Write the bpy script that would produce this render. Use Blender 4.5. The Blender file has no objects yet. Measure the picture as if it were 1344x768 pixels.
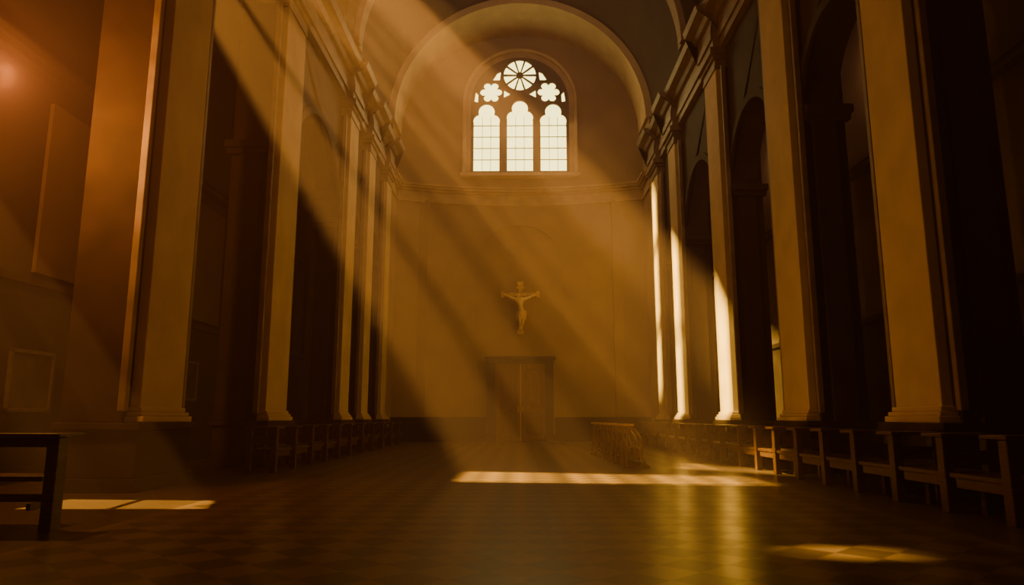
import bpy, bmesh, math, random
from mathutils import Vector
random.seed(3)
scene = bpy.context.scene
COL = scene.collection

# ------------------------------------------------------------------ materials
def mat(name, c1, c2=None, rough=0.7, scale=3.0, bump=0.0, bscale=None, metallic=0.0, stretch=(1,1,1), spec=0.5):
    m = bpy.data.materials.new(name); m.use_nodes = True
    nt = m.node_tree; b = nt.nodes['Principled BSDF']
    b.inputs['Roughness'].default_value = rough
    b.inputs['Metallic'].default_value = metallic
    b.inputs['Specular IOR Level'].default_value = spec
    if c2 is None: c2 = tuple(x*0.72 for x in c1)
    tc = nt.nodes.new('ShaderNodeTexCoord'); mp = nt.nodes.new('ShaderNodeMapping')
    mp.inputs['Scale'].default_value = stretch
    nt.links.new(tc.outputs['Object'], mp.inputs['Vector'])
    n = nt.nodes.new('ShaderNodeTexNoise'); n.inputs['Scale'].default_value = scale
    n.inputs['Detail'].default_value = 6
    nt.links.new(mp.outputs[0], n.inputs['Vector'])
    r = nt.nodes.new('ShaderNodeValToRGB')
    r.color_ramp.elements[0].position = 0.35; r.color_ramp.elements[1].position = 0.68
    r.color_ramp.elements[0].color = (*c2, 1); r.color_ramp.elements[1].color = (*c1, 1)
    nt.links.new(n.outputs['Fac'], r.inputs['Fac'])
    nt.links.new(r.outputs['Color'], b.inputs['Base Color'])
    if bump > 0:
        bp = nt.nodes.new('ShaderNodeBump'); bp.inputs['Strength'].default_value = bump
        bp.inputs['Distance'].default_value = 0.03
        nt.links.new(n.outputs['Fac'], bp.inputs['Height']); nt.links.new(bp.outputs[0], b.inputs['Normal'])
    return m

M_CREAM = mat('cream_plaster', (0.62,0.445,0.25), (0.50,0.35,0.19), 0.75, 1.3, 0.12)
M_TRIM  = mat('stone_trim', (0.24,0.155,0.092), (0.16,0.10,0.058), 0.6, 2.5, 0.2)
M_TRIM2 = mat('ochre_moulding', (0.46,0.31,0.17), (0.35,0.23,0.125), 0.7, 2.0, 0.1)
M_PIER  = mat('shaded_pier_stone', (0.054,0.030,0.018), (0.033,0.0185,0.0115), 0.75, 1.2, 0.2, spec=.15)  # base colour kept dark to carry the shade on the pier flanks
M_APSE  = mat('apse_plaster', (0.34,0.218,0.115), (0.265,0.168,0.088), 0.85, 0.6, 0.12)
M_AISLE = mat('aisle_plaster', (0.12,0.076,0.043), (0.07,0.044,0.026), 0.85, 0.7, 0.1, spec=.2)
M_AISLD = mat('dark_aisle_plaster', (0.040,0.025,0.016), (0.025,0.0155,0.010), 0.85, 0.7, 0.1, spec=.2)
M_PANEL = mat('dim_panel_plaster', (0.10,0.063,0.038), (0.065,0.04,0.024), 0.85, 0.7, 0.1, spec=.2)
M_WAIN  = mat('dark_wainscot', (0.030,0.017,0.011), (0.018,0.010,0.007), 0.6, 2.0, 0.1, spec=.2)
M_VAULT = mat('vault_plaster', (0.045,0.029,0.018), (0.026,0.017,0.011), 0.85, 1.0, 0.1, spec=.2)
M_WOOD  = mat('dark_walnut', (0.12,0.053,0.023), (0.05,0.022,0.010), 0.35, 6.0, 0.1, stretch=(1,1,6))
M_WOOD2 = mat('worn_oak', (0.24,0.112,0.046), (0.12,0.055,0.023), 0.3, 6.0, 0.1, stretch=(1,1,6))
M_WOOD3 = mat('lit_oak_rail', (0.72,0.46,0.22), (0.52,0.31,0.14), 0.3, 6.0, 0.1, stretch=(1,1,6))  # bright tops of the kneelers painted into the armrest colour
M_DOOR  = mat('door_wood', (0.20,0.083,0.034), (0.11,0.045,0.019), 0.5, 5.0, 0.1, stretch=(3,3,0.4))
M_DOORL = mat('lit_door_seam', (0.50,0.28,0.12), (0.36,0.19,0.08), 0.4, 5.0, 0.1, stretch=(3,3,0.4))  # lighter tone paints the lit line down the door seam
M_DOORF = mat('door_frame_wood', (0.020,0.009,0.005), (0.012,0.005,0.003), 0.5, 5.0, 0.1)
M_GOLD  = mat('gilded_wood', (1.0,0.76,0.42), (0.70,0.48,0.24), 0.4, 9.0, 0.1)
M_GOLD2 = mat('old_gilded_cross', (0.78,0.51,0.23), (0.52,0.33,0.14), 0.45, 6.0, 0.1)
M_LEAD  = mat('lead_tracery', (0.04,0.023,0.013), (0.028,0.016,0.009), 0.7, 5.0, 0.1)
M_BRASS = mat('brass', (0.6,0.4,0.15), None, 0.35, 8.0, 0, metallic=1.0)
M_CANV  = mat('old_canvas', (0.07,0.043,0.027), (0.025,0.015,0.010), 0.5, 2.5, 0.0, spec=.2)
M_FRAME = mat('picture_frame_wood', (0.09,0.055,0.034), (0.05,0.032,0.02), 0.5, 8.0, 0.1)

def glass_mat(name, ca, cb, strength):
    m = bpy.data.materials.new(name); m.use_nodes = True
    nt = m.node_tree; nt.nodes.clear()
    o = nt.nodes.new('ShaderNodeOutputMaterial'); e = nt.nodes.new('ShaderNodeEmission')
    tc = nt.nodes.new('ShaderNodeTexCoord'); n = nt.nodes.new('ShaderNodeTexNoise'); n.inputs['Scale'].default_value = 1.2
    r = nt.nodes.new('ShaderNodeValToRGB')
    r.color_ramp.elements[0].color = (*ca,1); r.color_ramp.elements[1].color = (*cb,1)
    nt.links.new(tc.outputs['Object'], n.inputs['Vector']); nt.links.new(n.outputs['Fac'], r.inputs['Fac'])
    nt.links.new(r.outputs['Color'], e.inputs['Color']); e.inputs['Strength'].default_value = strength
    nt.links.new(e.outputs[0], o.inputs['Surface'])
    return m
M_GLASS = glass_mat('sunlit_glass',(1.0,0.66,0.16),(1.0,0.80,0.30),5.5)

def floor_mat():
    m = bpy.data.materials.new('checkered_marble_floor'); m.use_nodes = True
    nt = m.node_tree; b = nt.nodes['Principled BSDF']; L = nt.links
    tc = nt.nodes.new('ShaderNodeTexCoord'); mp = nt.nodes.new('ShaderNodeMapping')
    mp.inputs['Rotation'].default_value = (0,0,math.radians(45)); mp.inputs['Location'].default_value=(0,0,0.013)
    L.new(tc.outputs['Object'], mp.inputs['Vector'])
    ch = nt.nodes.new('ShaderNodeTexChecker'); ch.inputs['Scale'].default_value = 2.5
    ch.inputs['Color1'].default_value = (0.118,0.070,0.042,1); ch.inputs['Color2'].default_value = (0.050,0.029,0.018,1)
    L.new(mp.outputs[0], ch.inputs['Vector'])
    sx = nt.nodes.new('ShaderNodeSeparateXYZ'); L.new(tc.outputs['Object'], sx.inputs[0])
    ab = nt.nodes.new('ShaderNodeMath'); ab.operation='ABSOLUTE'; L.new(sx.outputs['X'], ab.inputs[0])
    cp = nt.nodes.new('ShaderNodeMath'); cp.operation='COMPARE'; L.new(ab.outputs[0], cp.inputs[0]); cp.inputs[1].default_value=4.6; cp.inputs[2].default_value=0.05
    gt = nt.nodes.new('ShaderNodeMath'); gt.operation='GREATER_THAN'; L.new(ab.outputs[0], gt.inputs[0]); gt.inputs[1].default_value=4.65
    m1 = nt.nodes.new('ShaderNodeMixRGB'); L.new(gt.outputs[0], m1.inputs['Fac']); L.new(ch.outputs['Color'], m1.inputs['Color1']); m1.inputs['Color2'].default_value=(0.070,0.042,0.026,1)
    m2 = nt.nodes.new('ShaderNodeMixRGB'); L.new(cp.outputs[0], m2.inputs['Fac']); L.new(m1.outputs['Color'], m2.inputs['Color1']); m2.inputs['Color2'].default_value=(0.14,0.086,0.052,1)
    L.new(m2.outputs['Color'], b.inputs['Base Color'])
    ad = nt.nodes.new('ShaderNodeMath'); ad.operation='MULTIPLY_ADD'; L.new(ch.outputs['Fac'], ad.inputs[0]); ad.inputs[1].default_value=-0.03; ad.inputs[2].default_value=0.31
    L.new(ad.outputs[0], b.inputs['Roughness'])
    b.inputs['Specular IOR Level'].default_value = 0.45
    n2 = nt.nodes.new('ShaderNodeTexNoise'); n2.inputs['Scale'].default_value = 18; n2.inputs['Detail'].default_value=2; L.new(tc.outputs['Object'], n2.inputs['Vector'])
    bp = nt.nodes.new('ShaderNodeBump'); bp.inputs['Strength'].default_value=0.12; bp.inputs['Distance'].default_value=0.006
    L.new(n2.outputs['Fac'], bp.inputs['Height']); L.new(bp.outputs[0], b.inputs['Normal'])
    return m
M_FLOOR = floor_mat()

# ------------------------------------------------------------------ helpers
def obj_from_bm(bm, name, m, parent=None, bevel=0.0, smooth=False):
    bmesh.ops.recalc_face_normals(bm, faces=bm.faces)
    me = bpy.data.meshes.new(name); bm.to_mesh(me); bm.free()
    if m: me.materials.append(m)
    if smooth:
        for p in me.polygons: p.use_smooth = True
    o = bpy.data.objects.new(name, me); COL.objects.link(o)
    if parent: o.parent = parent
    if bevel > 0:
        b = o.modifiers.new('bevel','BEVEL'); b.width = bevel; b.segments = 2; b.limit_method='ANGLE'
    return o
def add_box(bm, x0,x1,y0,y1,z0,z1):
    vs = [bm.verts.new((x,y,z)) for z in (z0,z1) for y in (y0,y1) for x in (x0,x1)]
    for f in ((0,2,3,1),(4,5,7,6),(0,1,5,4),(2,6,7,3),(0,4,6,2),(1,3,7,5)):
        bm.faces.new([vs[i] for i in f])
def boxes(name, lst, m, parent=None, bevel=0.0):
    bm = bmesh.new()
    for b in lst: add_box(bm, min(b[0],b[1]),max(b[0],b[1]),*b[2:])
    return obj_from_bm(bm, name, m, parent, bevel)
def add_prism(bm, pts, fn, a, b):
    A = [bm.verts.new(fn(u,v,a)) for u,v in pts]; B = [bm.verts.new(fn(u,v,b)) for u,v in pts]
    n = len(pts)
    fa = bm.faces.new(A); fb = bm.faces.new(B[::-1])
    for i in range(n):
        j=(i+1)%n; bm.faces.new((A[i],B[i],B[j],A[j]))
    bmesh.ops.triangulate(bm, faces=[fa,fb])
def struct(o, label=None, cat=None):
    o["kind"]="structure"
    if label: o["label"]=label
    if cat: o["category"]=cat
    return o
def top(o, label, cat, group=None):
    o["label"]=label; o["category"]=cat
    if group: o["group"]=group
    return o
def empty(name, loc):
    e = bpy.data.objects.new(name, None); e.empty_display_size=0.2; e.location = loc; COL.objects.link(e); return e
def fill_plate(name, outer, holes, fn, m, thick, parent=None):
    bm = bmesh.new(); edges=[]
    for loop in [outer]+holes:
        vs=[bm.verts.new(fn(u,v)) for u,v in loop]
        for i in range(len(vs)): edges.append(bm.edges.new((vs[i],vs[(i+1)%len(vs)])))
    bmesh.ops.triangle_fill(bm, use_beauty=True, use_dissolve=False, edges=edges)
    o = obj_from_bm(bm, name, m, parent)
    s = o.modifiers.new('solid','SOLIDIFY'); s.thickness = thick; s.offset = 0
    return o
def ring_bm(bm, r0, r1, cx, cz, a0, a1, y0, y1, n=48):
    prev=None
    for i in range(n+1):
        a=a0+(a1-a0)*i/n; c,s=math.cos(a),math.sin(a)
        cur=[bm.verts.new(p) for p in ((cx+r0*c,y0,cz+r0*s),(cx+r1*c,y0,cz+r1*s),(cx+r1*c,y1,cz+r1*s),(cx+r0*c,y1,cz+r0*s))]
        if prev:
            for k in range(4): bm.faces.new((prev[k],prev[(k+1)%4],cur[(k+1)%4],cur[k]))
        else: bm.faces.new(cur)
        prev=cur
    bm.faces.new(prev[::-1])
def copy_tree(src, loc, rotz=0.0):
    o = src.copy(); COL.objects.link(o); o.location = loc
    o.rotation_euler = (0,0,rotz)
    for c in src.children:
        k = c.copy(); k.parent = o; COL.objects.link(k)
        for g in c.children:
            h = g.copy(); h.parent = k; COL.objects.link(h)
    return o

# ------------------------------------------------------------------ shell
Y0,Y1 = -4.0, 38.2
AW = 9.5
HT = 25.0
struct(boxes('floor', [(-AW-.3,AW+.3,Y0-.3,Y1,-0.2,0)], M_FLOOR), "polished checkered marble church floor", "floor")

S = Vector((-18.0,17.5,28.0))
S2 = Vector((-15.0,9.5,14.0))
def proj(p, X=-AW, src=S):
    p=Vector(p); t=(X-src.x)/(p.x-src.x); q=src+(p-src)*t; return (q.y,q.z)
def la(x):
    return (14.0-.12*(x+1), 16.6-.24*(x+1))
targets=[]
cuts=[-1.0,1.0,2.6,4.85]
for a,b in zip(cuts[:-1],cuts[1:]):
    b-=.12
    targets.append([(a,la(a)[0],0),(b,la(b)[0],0),(b,la(b)[1],0),(a,la(a)[1],0)])
targets += [
  [(4.1,17.6,0),(5.0,16.7,0),(5.0,19.2,0),(3.9,20.0,0)],
  [(5.2,16.5,0),(6.3,15.3,0),(6.4,16.4,0),(5.2,18.8,0)],
]
targets.append([(3.2+0.48*math.cos(a),6.8+0.17*math.sin(a),0) for a in [i*2*math.pi/20 for i in range(20)]])
XR=6.35
def strip(y0,y1,z0,z1,dz=0.7,gaps=()):
    edges=[z0]+[g for gp in gaps for g in gp]+[z1]
    for k in range(0,len(edges),2):
        a,b=edges[k],edges[k+1]
        d=dz if k==len(edges)-2 else 0
        targets.append([(XR,y0,a),(XR,y1,a),(XR,y1,b+d),(XR,y0,b)])
strip(21.9,23.2,1.3,4.7,1.2)
strip(24.6,27.2,3.6,6.6,1.0)
strip(28.3,29.4,1.3,8.2,.8,((4.7,5.0),))
strip(32.4,33.3,2.6,11.6,.9,((5.2,5.8),(9.0,9.6)))
holes=[[proj(p) for p in t] for t in targets]  # unseen openings, projected back from the wanted light patches to shape the beams
low=[(-6.6,9.8),(-3.95,9.85),(-4.25,10.8),(-6.6,10.95)]
def lp(u,v):
    ax=low[0][0]+(low[1][0]-low[0][0])*u; ay=low[0][1]+(low[1][1]-low[0][1])*u
    bx_=low[3][0]+(low[2][0]-low[3][0])*u; by=low[3][1]+(low[2][1]-low[3][1])*u
    return (ax+(bx_-ax)*v, ay+(by-ay)*v,0)
for u0,u1 in ((0,.49),(.505,1.0)):
    holes.append([proj(lp(u0,0),src=S2),proj(lp(u1,0),src=S2),proj(lp(u1,1),src=S2),proj(lp(u0,1),src=S2)])
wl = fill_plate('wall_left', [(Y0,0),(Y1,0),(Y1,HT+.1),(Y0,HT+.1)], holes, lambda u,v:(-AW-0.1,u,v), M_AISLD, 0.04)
struct(wl, "tall plastered outer aisle wall with unseen openings cut to shape the sun beams", "wall")
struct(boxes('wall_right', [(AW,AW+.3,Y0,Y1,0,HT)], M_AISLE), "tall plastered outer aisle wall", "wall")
struct(boxes('wall_back', [(-AW,AW,Y0-.3,Y0,0,HT)], M_AISLE), "plain rear wall of the church", "wall")
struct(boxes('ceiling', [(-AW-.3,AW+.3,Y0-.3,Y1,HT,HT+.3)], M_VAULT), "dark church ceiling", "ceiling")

for s,n in ((-1,'left'),(1,'right')):
    struct(boxes('baseboard_'+n, [(s*AW,s*(AW-0.12),Y0,Y1-2,0,3.7),(s*AW,s*(AW-0.2),Y0,Y1-2,3.7,3.85),(s*AW,s*(AW-0.2),Y0,Y1-2,0,0.3)], M_WAIN), "dark tall wainscot along aisle wall","baseboard")
    lst=[(s*AW,s*(AW-0.25),Y0,Y1-2,7.85,7.98),(s*AW,s*(AW-0.35),Y0,Y1-2,7.98,8.15)]
    for y in (8.0,15.6,17.2,22.5,24.3,29.5,31):
        lst.append((s*AW,s*(AW-0.14),y,y+0.7,3.85,7.85))
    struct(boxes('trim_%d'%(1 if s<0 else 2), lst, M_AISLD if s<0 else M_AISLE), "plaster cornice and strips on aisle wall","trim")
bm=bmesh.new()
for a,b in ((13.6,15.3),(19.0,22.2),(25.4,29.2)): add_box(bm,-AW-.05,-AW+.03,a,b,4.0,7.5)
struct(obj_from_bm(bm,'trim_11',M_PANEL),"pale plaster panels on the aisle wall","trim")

# arcade piers
piersR=[(11.05,12.4),(16.1,17.6),(21.85,23.25),(28.2,29.5),(32.0,33.5)]
piersL=[(12.1,13.6),(18.1,19.7),(25.5,26.8),(29.0,30.2),(33.0,34.1)]
def pier(s, y0, y1, ztop=12.4, imp=True):
    yc=(y0+y1)/2; w=(y1-y0)/2
    e=empty('pier',(s*6.95,yc,0))
    X=lambda x: s*x - s*6.95
    def bx(name,l,m,bev=0.015):
        return boxes(name,[(X(a),X(b),c,d,f,g) for a,b,c,d,f,g in l],m,e,bev)
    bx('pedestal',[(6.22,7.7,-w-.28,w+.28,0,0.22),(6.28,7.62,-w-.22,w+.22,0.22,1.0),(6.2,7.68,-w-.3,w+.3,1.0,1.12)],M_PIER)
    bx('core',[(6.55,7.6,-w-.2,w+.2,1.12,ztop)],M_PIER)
    for a,b in ((-w-.32,-w-.2),(w+.2,w+.32)):
        bx('corner_strip',[(6.47,6.6,a,b,1.3,ztop)],M_TRIM)
    if imp:
        for a,b in ((-w-.3,-w-.2),(w+.2,w+.3)):
            bx('jamb_pilaster',[(6.8,7.35,a,b,1.12,8.2)],M_PIER)
        for k in (-1,1):
            def r(a,b): return (min(k*a,k*b),max(k*a,k*b))
            bx('impost',[(6.62,7.66,*r(w+.2,w+.4),8.0,8.15),(6.62,7.7,*r(w+.2,w+.48),8.15,8.35)],M_PIER)
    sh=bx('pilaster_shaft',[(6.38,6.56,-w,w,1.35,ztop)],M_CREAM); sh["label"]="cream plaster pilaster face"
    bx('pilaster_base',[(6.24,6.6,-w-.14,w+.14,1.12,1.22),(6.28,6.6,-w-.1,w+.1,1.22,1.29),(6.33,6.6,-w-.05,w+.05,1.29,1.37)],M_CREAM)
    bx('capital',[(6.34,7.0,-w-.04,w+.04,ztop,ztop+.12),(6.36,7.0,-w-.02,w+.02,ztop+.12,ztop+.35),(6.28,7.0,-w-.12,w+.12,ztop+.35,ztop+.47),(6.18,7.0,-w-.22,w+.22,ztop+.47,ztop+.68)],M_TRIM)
    top(e,"church pier with shade-darkened stone and tall cream pilaster face","pier","piers along the nave")
for a,b in piersR: pier(1,a,b)
for i,(a,b) in enumerate(piersL): pier(-1,a,b,ztop=(11.2 if i==0 else 12.4),imp=(i>0))

tr=[20]
def arcade(s, bays, name, x0=6.7, x1=7.5):
    for (a,b,spring) in bays:
        bm=bmesh.new(); bt=bmesh.new()
        r=(b-a)/2; c=(a+b)/2; top_=13.08
        n=24
        pts=[(a,top_)]+[(c-r*math.cos(math.pi*i/n), spring+r*math.sin(math.pi*i/n)) for i in range(n+1)]+[(b,top_)]
        add_prism(bm, pts, lambda u,v,w:(s*w,u,v), x0, x1)
        for i in range(n):
            A0=math.pi*i/n; A1=math.pi*(i+1)/n
            q=[]
            for A,R in ((A0,r-0.02),(A1,r-0.02),(A1,r+0.22),(A0,r+0.22)):
                q.append((c-R*math.cos(A), spring+R*math.sin(A)))
            add_prism(bt,q,lambda u,v,w:(s*w,u,v),x0-0.08,x0+0.1)
        struct(obj_from_bm(bm,name,M_PIER),"dark arcade wall above a round arch","wall")
        tr[0]+=1
        struct(obj_from_bm(bt,'trim_%d'%tr[0],M_PIER),"moulded archivolt of a nave arch","trim")
arcade(1,[(6.5,10.85,8.35),(12.6,15.9,8.35),(17.8,21.65,8.35),(23.45,28.0,8.35),(29.7,31.8,8.35)],'wall_right_nave')
arcade(-1,[(19.9,25.3,8.35),(27.0,28.8,8.35),(30.4,32.8,8.35)],'wall_left_nave')

def entab(s, y0, y1, piers, idx, ya0):
    prof=[(7.6,13.08),(6.5,13.08),(6.5,13.35),(6.44,13.35),(6.44,13.6),(6.5,13.62),(6.5,14.05),(6.38,14.1),(6.3,14.25),(6.05,14.35),(5.98,14.55),(7.6,14.55)]
    bm=bmesh.new()
    add_prism(bm,prof,lambda u,v,w:(s*u,w,v),y0,y1)
    prof2=[(7.0,13.08)]+[(u-0.22,v) for u,v in prof[1:-1]]+[(7.0,14.56)]
    for a,b in piers:
        if a>=y0-0.5: add_prism(bm,prof2,lambda u,v,w:(s*u,w,v),a-0.22,min(b+0.22,34.2))
    struct(obj_from_bm(bm,'trim_%d'%idx,M_TRIM),"projecting moulded entablature above the pilasters","trim")
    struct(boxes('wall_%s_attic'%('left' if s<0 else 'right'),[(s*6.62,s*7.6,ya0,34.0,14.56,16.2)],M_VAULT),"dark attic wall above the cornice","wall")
entab(-1,19.2,34.3,piersL,5,25.2); entab(1,5.0,34.3,piersR,6,5.0)

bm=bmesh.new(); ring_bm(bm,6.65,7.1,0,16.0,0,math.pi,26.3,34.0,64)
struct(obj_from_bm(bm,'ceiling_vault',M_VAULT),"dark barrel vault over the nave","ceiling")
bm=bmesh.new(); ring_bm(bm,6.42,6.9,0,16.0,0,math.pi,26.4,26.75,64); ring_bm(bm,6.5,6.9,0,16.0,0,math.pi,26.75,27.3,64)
struct(obj_from_bm(bm,'trim_7',M_TRIM),"transverse plaster rib of the vault","trim")
bm=bmesh.new(); ring_bm(bm,6.3,7.0,0,16.0,0,math.pi,33.9,37.4,72)
struct(obj_from_bm(bm,'trim_8',M_CREAM),"broad cream plaster arch framing the apse","trim")
struct(boxes('wall_apse_left',[(-7.1,-6.45,34.4,36.6,0,16.05)],M_APSE),"plastered side of the apse","wall")
struct(boxes('wall_apse_right',[(7.1,6.45,33.9,36.6,0,16.05)],M_APSE),"plastered side of the apse","wall")

def ya(x): return 37.2-1.2*(x/6.5)**2
WZ0,WZS,WR=14.1,18.2,3.0
xs=sorted(set([round(-6.6+0.2*i,3) for i in range(67)]+[WR*math.sin(math.radians(a)) for a in range(-90,91,5)]))
def hole_top(x): return WZS+math.sqrt(max(0,WR*WR-x*x))
bm=bmesh.new()
def q(xa,xb,za0,za1,zb0,zb1):
    vs=[bm.verts.new(p) for p in ((xa,ya(xa),za0),(xb,ya(xb),zb0),(xb,ya(xb),zb1),(xa,ya(xa),za1))]
    bm.faces.new(vs)
for a,b in zip(xs[:-1],xs[1:]):
    if b<=-WR+1e-4 or a>=WR-1e-4: q(a,b,0,23.4,0,23.4)
    else:
        q(a,b,0,WZ0,0,WZ0); q(a,b,hole_top(a),23.4,hole_top(b),23.4)
bmesh.ops.remove_doubles(bm,verts=bm.verts,dist=0.001)
o=obj_from_bm(bm,'wall_front',M_APSE,smooth=False); struct(o,"curved ochre plaster apse wall","wall")
sm=o.modifiers.new('solid','SOLIDIFY'); sm.thickness=0.35; sm.offset=1 if o.data.polygons[0].normal.y>0 else -1

def curved_band(bm,z0,z1,proj_,x0=-6.45,x1=6.45,n=48):
    prev=None
    for i in range(n+1):
        x=x0+(x1-x0)*i/n; y=ya(x)
        cur=[bm.verts.new(p) for p in ((x,y+.05,z0),(x,y-proj_,z0),(x,y-proj_,z1),(x,y+.05,z1))]
        if prev:
            for k in range(4): bm.faces.new((prev[k],prev[(k+1)%4],cur[(k+1)%4],cur[k]))
        prev=cur
bm=bmesh.new()
for z0,z1,p in ((12.4,12.5,.08),(12.5,13.0,.03),(13.0,13.12,.14),(13.12,13.25,.28),(13.25,13.35,.36)):
    curved_band(bm,z0,z1,p)
    for s in (-1,1): add_box(bm,min(s*6.5,s*(6.45-p)),max(s*6.5,s*(6.45-p)),34.3,36.1,z0,z1)
struct(obj_from_bm(bm,'trim_9',M_TRIM2),"curved plaster cornice under the window","trim")
bm=bmesh.new()
for a,b in ((-6.45,-1.75),(1.75,6.45)):
    curved_band(bm,0,1.1,.06,a,b,20); curved_band(bm,1.1,1.22,.12,a,b,20); curved_band(bm,0,.2,.1,a,b,20)
struct(obj_from_bm(bm,'baseboard_front',M_WAIN),"dark stone wainscot along apse wall","baseboard")
bm=bmesh.new()
for s in (-1,1):
    add_box(bm,s*2.35-.05,s*2.35+.05,ya(2.35)-.0,ya(2.35)+.05,1.22,9.0)
    add_box(bm,s*5.1-.3,s*5.1+.3,ya(5.1)-.06,ya(5.1)+.2,1.22,12.5)
ring_bm(bm,2.3,2.4,0,9.0,0,math.pi,37.06,37.2,40)
struct(obj_from_bm(bm,'trim_10',M_APSE),"shallow plaster niche mouldings on the apse wall","trim")

# ------------------------------------------------------------------ window
win=bpy.data.objects.new('window_1',None); win.location=(0,36.95,WZ0); COL.objects.link(win); struct(win,"tall round-arched traceried church window glowing with sun","window")
wy=36.95
bm=bmesh.new()
def archframe(bm,r0,r1,y0,y1):
    ring_bm(bm,r0,r1,0,WZS-WZ0,0,math.pi,y0-wy,y1-wy,56)
    for s in (-1,1): add_box(bm,min(s*r0,s*r1),max(s*r0,s*r1),y0-wy,y1-wy,0,WZS-WZ0)
archframe(bm,2.68,2.98,36.9,37.3)
obj_from_bm(bm,'frame',M_TRIM2,win)
bm=bmesh.new(); archframe(bm,2.95,3.1,36.7,36.98); add_box(bm,-3.2,3.2,-.35,.3,-.16,0.02)
obj_from_bm(bm,'rim_moulding',M_CREAM,win)
R=2.7
outer=[(-R,0.0),(R,0.0)]+[(R*math.cos(math.pi*i/40),4.1+R*math.sin(math.pi*i/40)) for i in range(0,41)]
holes=[]
def lancet(cx,dz=0):
    p=[(.70,.2),(.70,2.95)]
    for a in range(-25,86,15):
        p.append((.35+.37*math.cos(math.radians(a)),3.07+.37*math.sin(math.radians(a))))
    for a in range(-15,91,15):
        p.append((.44*math.cos(math.radians(a)),3.6+.44*math.sin(math.radians(a))))
    left=[(-x,z) for x,z in p if abs(x)>1e-4][::-1]
    return [(x+cx,z+(dz if z>1 else 0)) for x,z in p+left]
holes+= [lancet(0,.2),lancet(-1.82),lancet(1.82)]
for s in (-1,1):
    cx,cz=s*1.58,4.74
    ros=[]
    for i in range(72):
        a=2*math.pi*i/72; r=.38+.22*abs(math.cos(3*a))**0.6
        ros.append((cx+r*math.cos(a),cz+r*math.sin(a)))
    holes.append(ros)
    holes.append([(s*.5,4.62),(s*.88,4.42),(s*.86,4.86)])
    holes.append([(s*1.1,5.44),(s*1.5,5.44),(s*1.25,5.85),(s*1.04,5.95)])
    holes.append([(s*2.3,4.15),(s*2.5,4.2),(s*2.42,4.75),(s*2.28,4.6)])
for k in range(10):
    a0=2*math.pi*k/10+.05; a1=2*math.pi*(k+1)/10-.05
    ps=[(.19*math.cos((a0+a1)/2-.16),.19*math.sin((a0+a1)/2-.16))]
    ps+=[(.89*math.cos(a0+(a1-a0)*j/5),.89*math.sin(a0+(a1-a0)*j/5)) for j in range(6)]
    ps+=[(.19*math.cos((a0+a1)/2+.16),.19*math.sin((a0+a1)/2+.16))]
    holes.append([(x,5.74+z) for x,z in ps])
fill_plate('tracery',outer,holes,lambda u,v:(u,0.02,v),M_LEAD,0.12,win)
bm=bmesh.new()
for cx in (-1.82,0,1.82):
    for z in (.85,1.5,2.15,2.8): add_box(bm,cx-.7,cx+.7,0,.05,z-.018,z+.018)
    for dx in (-.23,.23): add_box(bm,cx+dx-.013,cx+dx+.013,.0,.04,.22,3.3)
obj_from_bm(bm,'glazing_bars',M_LEAD,win)
bm=bmesh.new(); gp=[(-2.68,.02),(2.68,.02)]+[(2.68*math.cos(math.pi*i/40),4.1+2.68*math.sin(math.pi*i/40)) for i in range(0,41)]
bm.faces.new([bm.verts.new((x,.15,z)) for x,z in gp])
obj_from_bm(bm,'glass',M_GLASS,win)

# ------------------------------------------------------------------ door
door=bpy.data.objects.new('door_1',None); door.location=(0,36.9,0); COL.objects.link(door); struct(door,"brown panelled double door in dark carved frame","door")
boxes('frame',[(-1.68,-1.27,-.3,.25,0,3.95),(1.27,1.68,-.3,.25,0,3.95),(-1.72,1.72,-.34,.25,3.9,4.15),(-1.8,1.8,-.42,.25,4.15,4.28),(-1.74,-1.24,-.34,.2,0,.35),(1.24,1.74,-.34,.2,0,.35)],M_DOORF,door,.02)
for s in (-1,1):
    l=boxes('door_leaf',[(s*.03,s*1.27,.0,.06,0.02,3.9),
        (s*.03,s*.22,-.18,0,0.02,3.9),(s*1.08,s*1.27,-.18,0,0.02,3.9),(s*.2,s*1.1,-.18,0,.02,.3),(s*.2,s*1.1,-.18,0,1.45,1.67),(s*.2,s*1.1,-.18,0,3.65,3.9)],M_DOOR,door,.012)
    for z0,z1 in ((.42,1.32),(1.8,3.52)):
        boxes('panel',[(s*.33,s*.97,-.05,0.01,z0,z1),(s*.42,s*.88,-.1,0,z0+.1,z1-.1)],M_DOOR,l,.012)
    boxes('handle',[(s*.08,s*.13,-.28,-.24,1.45,1.75),(s*.08,s*.13,-.25,-.17,1.46,1.5),(s*.08,s*.13,-.25,-.17,1.7,1.74)],M_BRASS,l,.005)
boxes('lit_seam_strip',[(-.035,.035,-.21,-.1,.02,3.9)],M_DOORL,door,.008)  # added strip standing in for the lit line between the leaves

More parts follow.
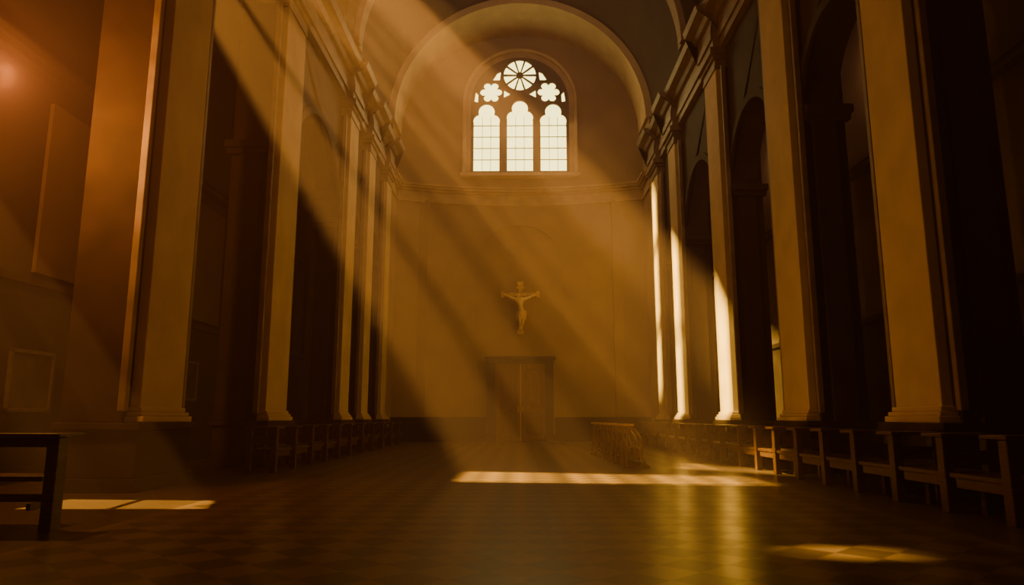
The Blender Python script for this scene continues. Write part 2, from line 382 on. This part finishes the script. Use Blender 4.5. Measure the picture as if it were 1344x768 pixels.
# ------------------------------------------------------------------ crucifix
cru=empty('crucifix',(0,37.02,5.47))
bm=bmesh.new()
add_box(bm,-.1,.1,-.06,.1,0.1,2.65); add_box(bm,-.9,.9,-.06,.1,1.98,2.16)
for (x,z,dx,dz) in ((0,.08,.17,.1),(0,2.66,.16,.1),(-.92,2.07,.09,.17),(.92,2.07,.09,.17)):
    add_box(bm,x-dx,x+dx,-.08,.1,z-dz,z+dz)
add_box(bm,-.2,.2,-.09,-.05,2.36,2.5)
obj_from_bm(bm,'cross',M_GOLD2,cru,.015)
def skin(name, verts, edges, radii, m, parent, sub=2, root=0):
    me=bpy.data.meshes.new(name); me.from_pydata([Vector(v) for v in verts],edges,[]); me.materials.append(m)
    o=bpy.data.objects.new(name,me); COL.objects.link(o); o.parent=parent
    sk=o.modifiers.new('skin','SKIN'); sk.use_smooth_shade=True
    sv=me.skin_vertices[0].data
    for i,r in enumerate(radii): sv[i].radius=r if isinstance(r,tuple) else (r,r); sv[i].use_root=(i==root)
    ss=o.modifiers.new('sub','SUBSURF'); ss.levels=sub; ss.render_levels=sub
    return o
V=[(0.10,-.24,1.06),(.07,-.24,1.26),(0.0,-.28,1.52),(-.02,-.26,1.74),(-.03,-.32,1.86),(-.08,-.4,1.97),(-.1,-.42,2.05),
   (-.2,-.24,1.78),(-.5,-.18,1.90),(-.78,-.14,2.02),(-.87,-.14,2.06),
   (.17,-.24,1.78),(.48,-.18,1.90),(.78,-.14,2.02),(.87,-.14,2.06),
   (.01,-.26,.98),(-.04,-.42,.68),(0,-.22,.34),(-.0,-.3,.2),
   (.2,-.26,.98),(.13,-.42,.66),(.06,-.24,.34),(.04,-.33,.2)]
E=[(0,1),(1,2),(2,3),(3,4),(4,5),(5,6),(3,7),(7,8),(8,9),(9,10),(3,11),(11,12),(12,13),(13,14),(0,15),(15,16),(16,17),(17,18),(0,19),(19,20),(20,21),(21,22)]
Rr=[(.17,.12),(.14,.1),(.2,.13),(.14,.1),.06,.11,.09,.095,.075,.058,.045,.095,.075,.058,.045,.12,.09,.065,.05,.12,.09,.065,.05]
skin('corpus',V,E,Rr,M_GOLD,cru)
bm=bmesh.new(); prev=None
for k,(z,rx,ry) in enumerate(((1.2,.2,.16),(1.1,.24,.2),(.95,.27,.22),(.74,.24,.26))):
    cur=[]
    for i in range(24):
        a=2*math.pi*i/24; f=1+.07*math.sin(6*a+k)
        cur.append(bm.verts.new((.1-.02*k+rx*f*math.cos(a),-.26-.02*k+ry*f*math.sin(a)*.8,z+(.07*math.sin(a*2) if k==3 else 0))))
    if prev:
        for i in range(24): bm.faces.new((prev[i],prev[(i+1)%24],cur[(i+1)%24],cur[i]))
    prev=cur
obj_from_bm(bm,'loincloth',M_GOLD2,cru,smooth=True)
top(cru,"gilded carved crucifix with Christ figure hanging on the wall","crucifix")

# ------------------------------------------------------------------ pews
def make_pew(loc, m):
    e=empty('pew',loc)
    for x in (-.35,.22):
        boxes('back_post',[(x,x+.13,-.08,.08,0,.95)],m,e,.012)
    boxes('front_leg',[(-.04,.05,.9,1.0,0,.46),(-.25,.25,.9,1.0,.4,.46)],m,e,.006)
    boxes('seat',[(-.34,.34,.08,1.1,.45,.51)],m,e,.01)
    for x in (-.32,.28): boxes('side_rail',[(x,x+.04,.08,1.0,.33,.45)],m,e,.005)
    boxes('back_rail',[(-.22,.22,-.03,.03,.6,.78)],m,e,.006)
    boxes('top_ledge',[(-.39,.38,-.14,.34,.95,1.0)],m,e,.01)
    return e
p0=make_pew((5.8,8.35,0),M_WOOD)
top(p0,"dark wooden pew with tall posts and narrow top ledge","pew","rows of pews beside the piers")
for y in (9.6,10.85,12.1,13.35,14.6,15.85,17.1,18.4,19.7,21.0,22.4,23.9,25.5,27.2,29.0,30.8,32.5):
    copy_tree(p0,(5.8 if y<19 else 5.72,y,0))
for y in (16.2,17.6,19.0,20.4,21.8,23.3,25.0,26.8,28.7,30.6,32.5):
    copy_tree(p0,(-5.75,y,0))
d=empty('prayer_desk',(-5.6,8.0,0))
boxes('desk_top',[(-.75,.66,-.24,.24,.99,1.03)],M_WOOD,d,.01)
boxes('apron',[(-.6,.5,-.12,-.08,.88,.99)],M_WOOD,d,.006)
for x in (-.68,.46):
    boxes('leg',[(x,x+.13,-.12,.06,0.0,.99)],M_WOOD,d,.008)
boxes('seat',[(-.62,.3,.1,.55,.5,.56)],M_WOOD,d,.008)
for x in (-.55,.2): boxes('seat_leg',[(x,x+.07,.45,.52,0,.5)],M_WOOD,d,.006)
for x in (-.56,.21): boxes('stretcher',[(x,x+.05,.02,.5,.2,.27)],M_WOOD,d,.006)
boxes('lower_rail',[(-.6,.5,-.05,.0,.3,.38)],M_WOOD,d,.006)
top(d,"dark wooden prayer desk with attached bench seat","desk")

def tube(bm,pts,r,n=8):
    prev=None
    for i,p in enumerate(pts):
        p=Vector(p); a=Vector(pts[max(i-1,0)]); b=Vector(pts[min(i+1,len(pts)-1)])
        t=(b-a).normalized(); sd=Vector((1,0,0)); up=t.cross(sd).normalized(); sd=up.cross(t)
        cur=[bm.verts.new(p+sd*r*math.cos(2*math.pi*k/n)+up*r*math.sin(2*math.pi*k/n)) for k in range(n)]
        if prev:
            for k in range(n): bm.faces.new((prev[k],prev[(k+1)%n],cur[(k+1)%n],cur[k]))
        else: bm.faces.new(cur)
        prev=cur
    bm.faces.new(prev[::-1])
def make_kneeler(loc,rot):
    e=empty('kneeler_chair',loc); e.rotation_euler=(0,0,rot)
    for x in (-.25,.2):
        bm=bmesh.new()
        if x<0:
            tube(bm,[(x,.02,.03),(x,.0,.4),(x,-.02,.8),(x,-.03,1.0)],.04)
            tube(bm,[(x,-.03,.97),(x,-.18,.9),(x,-.31,.72),(x,-.37,.5),(x,-.34,.25),(x,-.46,.04)],.04)
            tube(bm,[(x,-.18+.13*math.cos(a),.38+.13*math.sin(a)) for a in [2*math.pi*i/16 for i in range(17)]],.026)
            tube(bm,[(x,-.0,.38),(x,-.35,.38)],.018); tube(bm,[(x,-.18,.25),(x,-.18,.51)],.018)
        else:
            tube(bm,[(x,.0,.03),(x,.0,.42)],.03); tube(bm,[(x,-.3,.03),(x,-.3,.42)],.03); tube(bm,[(x,.02,.42),(x,-.32,.42)],.03)
        add_box(bm,x-.03,x+.03,-.54,.08,0,.05)
        obj_from_bm(bm,'side_frame',M_WOOD2 if x<0 else M_WOOD,e,smooth=False)
    boxes('armrest',[(-.31,-.14,-.18,.06,.99,1.045)],M_WOOD3,e,.01)
    boxes('seat',[(-.25,.24,-.33,.0,.42,.46)],M_WOOD,e,.008)
    boxes('kneeling_board',[(-.25,.2,-.34,-.1,.12,.16)],M_WOOD,e,.008)
    return e
RK=math.radians(84)
k0=make_kneeler((2.6,18.0,0),RK); top(k0,"carved wooden kneeler chair with curved scrolled sides","kneeler","cluster of kneeler chairs on the open floor")
for i,y in enumerate((18.85,19.7,20.55,21.4,22.3,23.2,24.1)):
    copy_tree(k0,(2.6-.035*i,y,0),RK)

def picture(loc, w, h, label):
    e=empty('framed_picture',loc); t=.07
    boxes('frame',[(0,.06,-w/2,w/2,0,t),(0,.06,-w/2,w/2,h-t,h),(0,.06,-w/2,-w/2+t,0,h),(0,.06,w/2-t,w/2,0,h)],M_FRAME,e,.01)
    boxes('canvas',[(0.0,.03,-w/2+.04,w/2-.04,.04,h-.04)],M_CANV,e)
    top(e,label,"picture")
picture((-9.28,13.5,1.3),1.25,1.15,"dim painting in dark wooden frame on the wainscot")
picture((-9.28,20.1,1.65),.8,1.1,"small dark framed picture on the aisle wainscot")

# ------------------------------------------------------------------ lights
def light(kind,name,loc,energy,color,**k):
    l=bpy.data.lights.new(name,kind); l.energy=energy; l.color=color
    for a,b in k.items(): setattr(l,a,b)
    o=bpy.data.objects.new(name,l); o.location=loc; COL.objects.link(o); return o
def aim(o,t): o.rotation_euler=(Vector(t)-o.location).to_track_quat('-Z','Y').to_euler()
SUNC=(1.0,.55,.09)
sun=light('SPOT','sun_beam_light',S,1.25e6,SUNC,spot_size=math.radians(75),spot_blend=.1,shadow_soft_size=.22)
aim(sun,(2,19,3))
s2=light('SPOT','added_low_beam_light',S2,1.2e5,SUNC,spot_size=math.radians(22),spot_blend=.1,shadow_soft_size=.04)  # added second source, made only for the left floor patch
aim(s2,(-5.3,10.4,0))
light('POINT','flare_glow_light',(-7.9,10.05,6.35),1000,(1.0,.38,.07),shadow_soft_size=.1)  # added unseen lamp imitating the glow of the sun flare
for y in (6,12,18):
    light('POINT','nave_fill_light',(0,y,20),75,(1.0,.55,.30),shadow_soft_size=1.5)
light('POINT','rear_fill_light',(1.5,-2.5,9),180,(1.0,.52,.28),shadow_soft_size=1.0)  # added fill behind the camera, lifts the pier flanks and near haze
light('POINT','aisle_fill_light',(8.7,18,10.5),60,(1.0,.52,.22),shadow_soft_size=.6)
light('POINT','aisle_fill_light',(8.7,26,10.5),45,(1.0,.52,.22),shadow_soft_size=.6)
a=light('AREA','window_light',(0,36.3,17.5),420,(1.0,.56,.2),shape='RECTANGLE',size=5,size_y=5); aim(a,(1.5,18,0))
a=light('AREA','apse_fill_light',(0,23.5,21),300,(1.0,.55,.26),shape='RECTANGLE',size=6,size_y=3); aim(a,(0,37,9))

w=bpy.data.worlds.new('haze_world'); scene.world=w; w.use_nodes=True; nt=w.node_tree
nt.nodes['Background'].inputs['Color'].default_value=(0.01,.008,.006,1)
vs=nt.nodes.new('ShaderNodeVolumeScatter'); vs.inputs['Color'].default_value=(1,.585,.62,1); vs.inputs['Density'].default_value=.0085; vs.inputs['Anisotropy'].default_value=0
nt.links.new(vs.outputs[0],nt.nodes['World Output'].inputs['Volume'])

cam=bpy.data.cameras.new('camera'); cam.lens=25.18; cam.sensor_width=36; cam.clip_end=300
co=bpy.data.objects.new('camera',cam); co.location=(0,0,1.2); co.rotation_euler=(math.radians(99.9),0,math.radians(.67)); COL.objects.link(co)
scene.camera=co
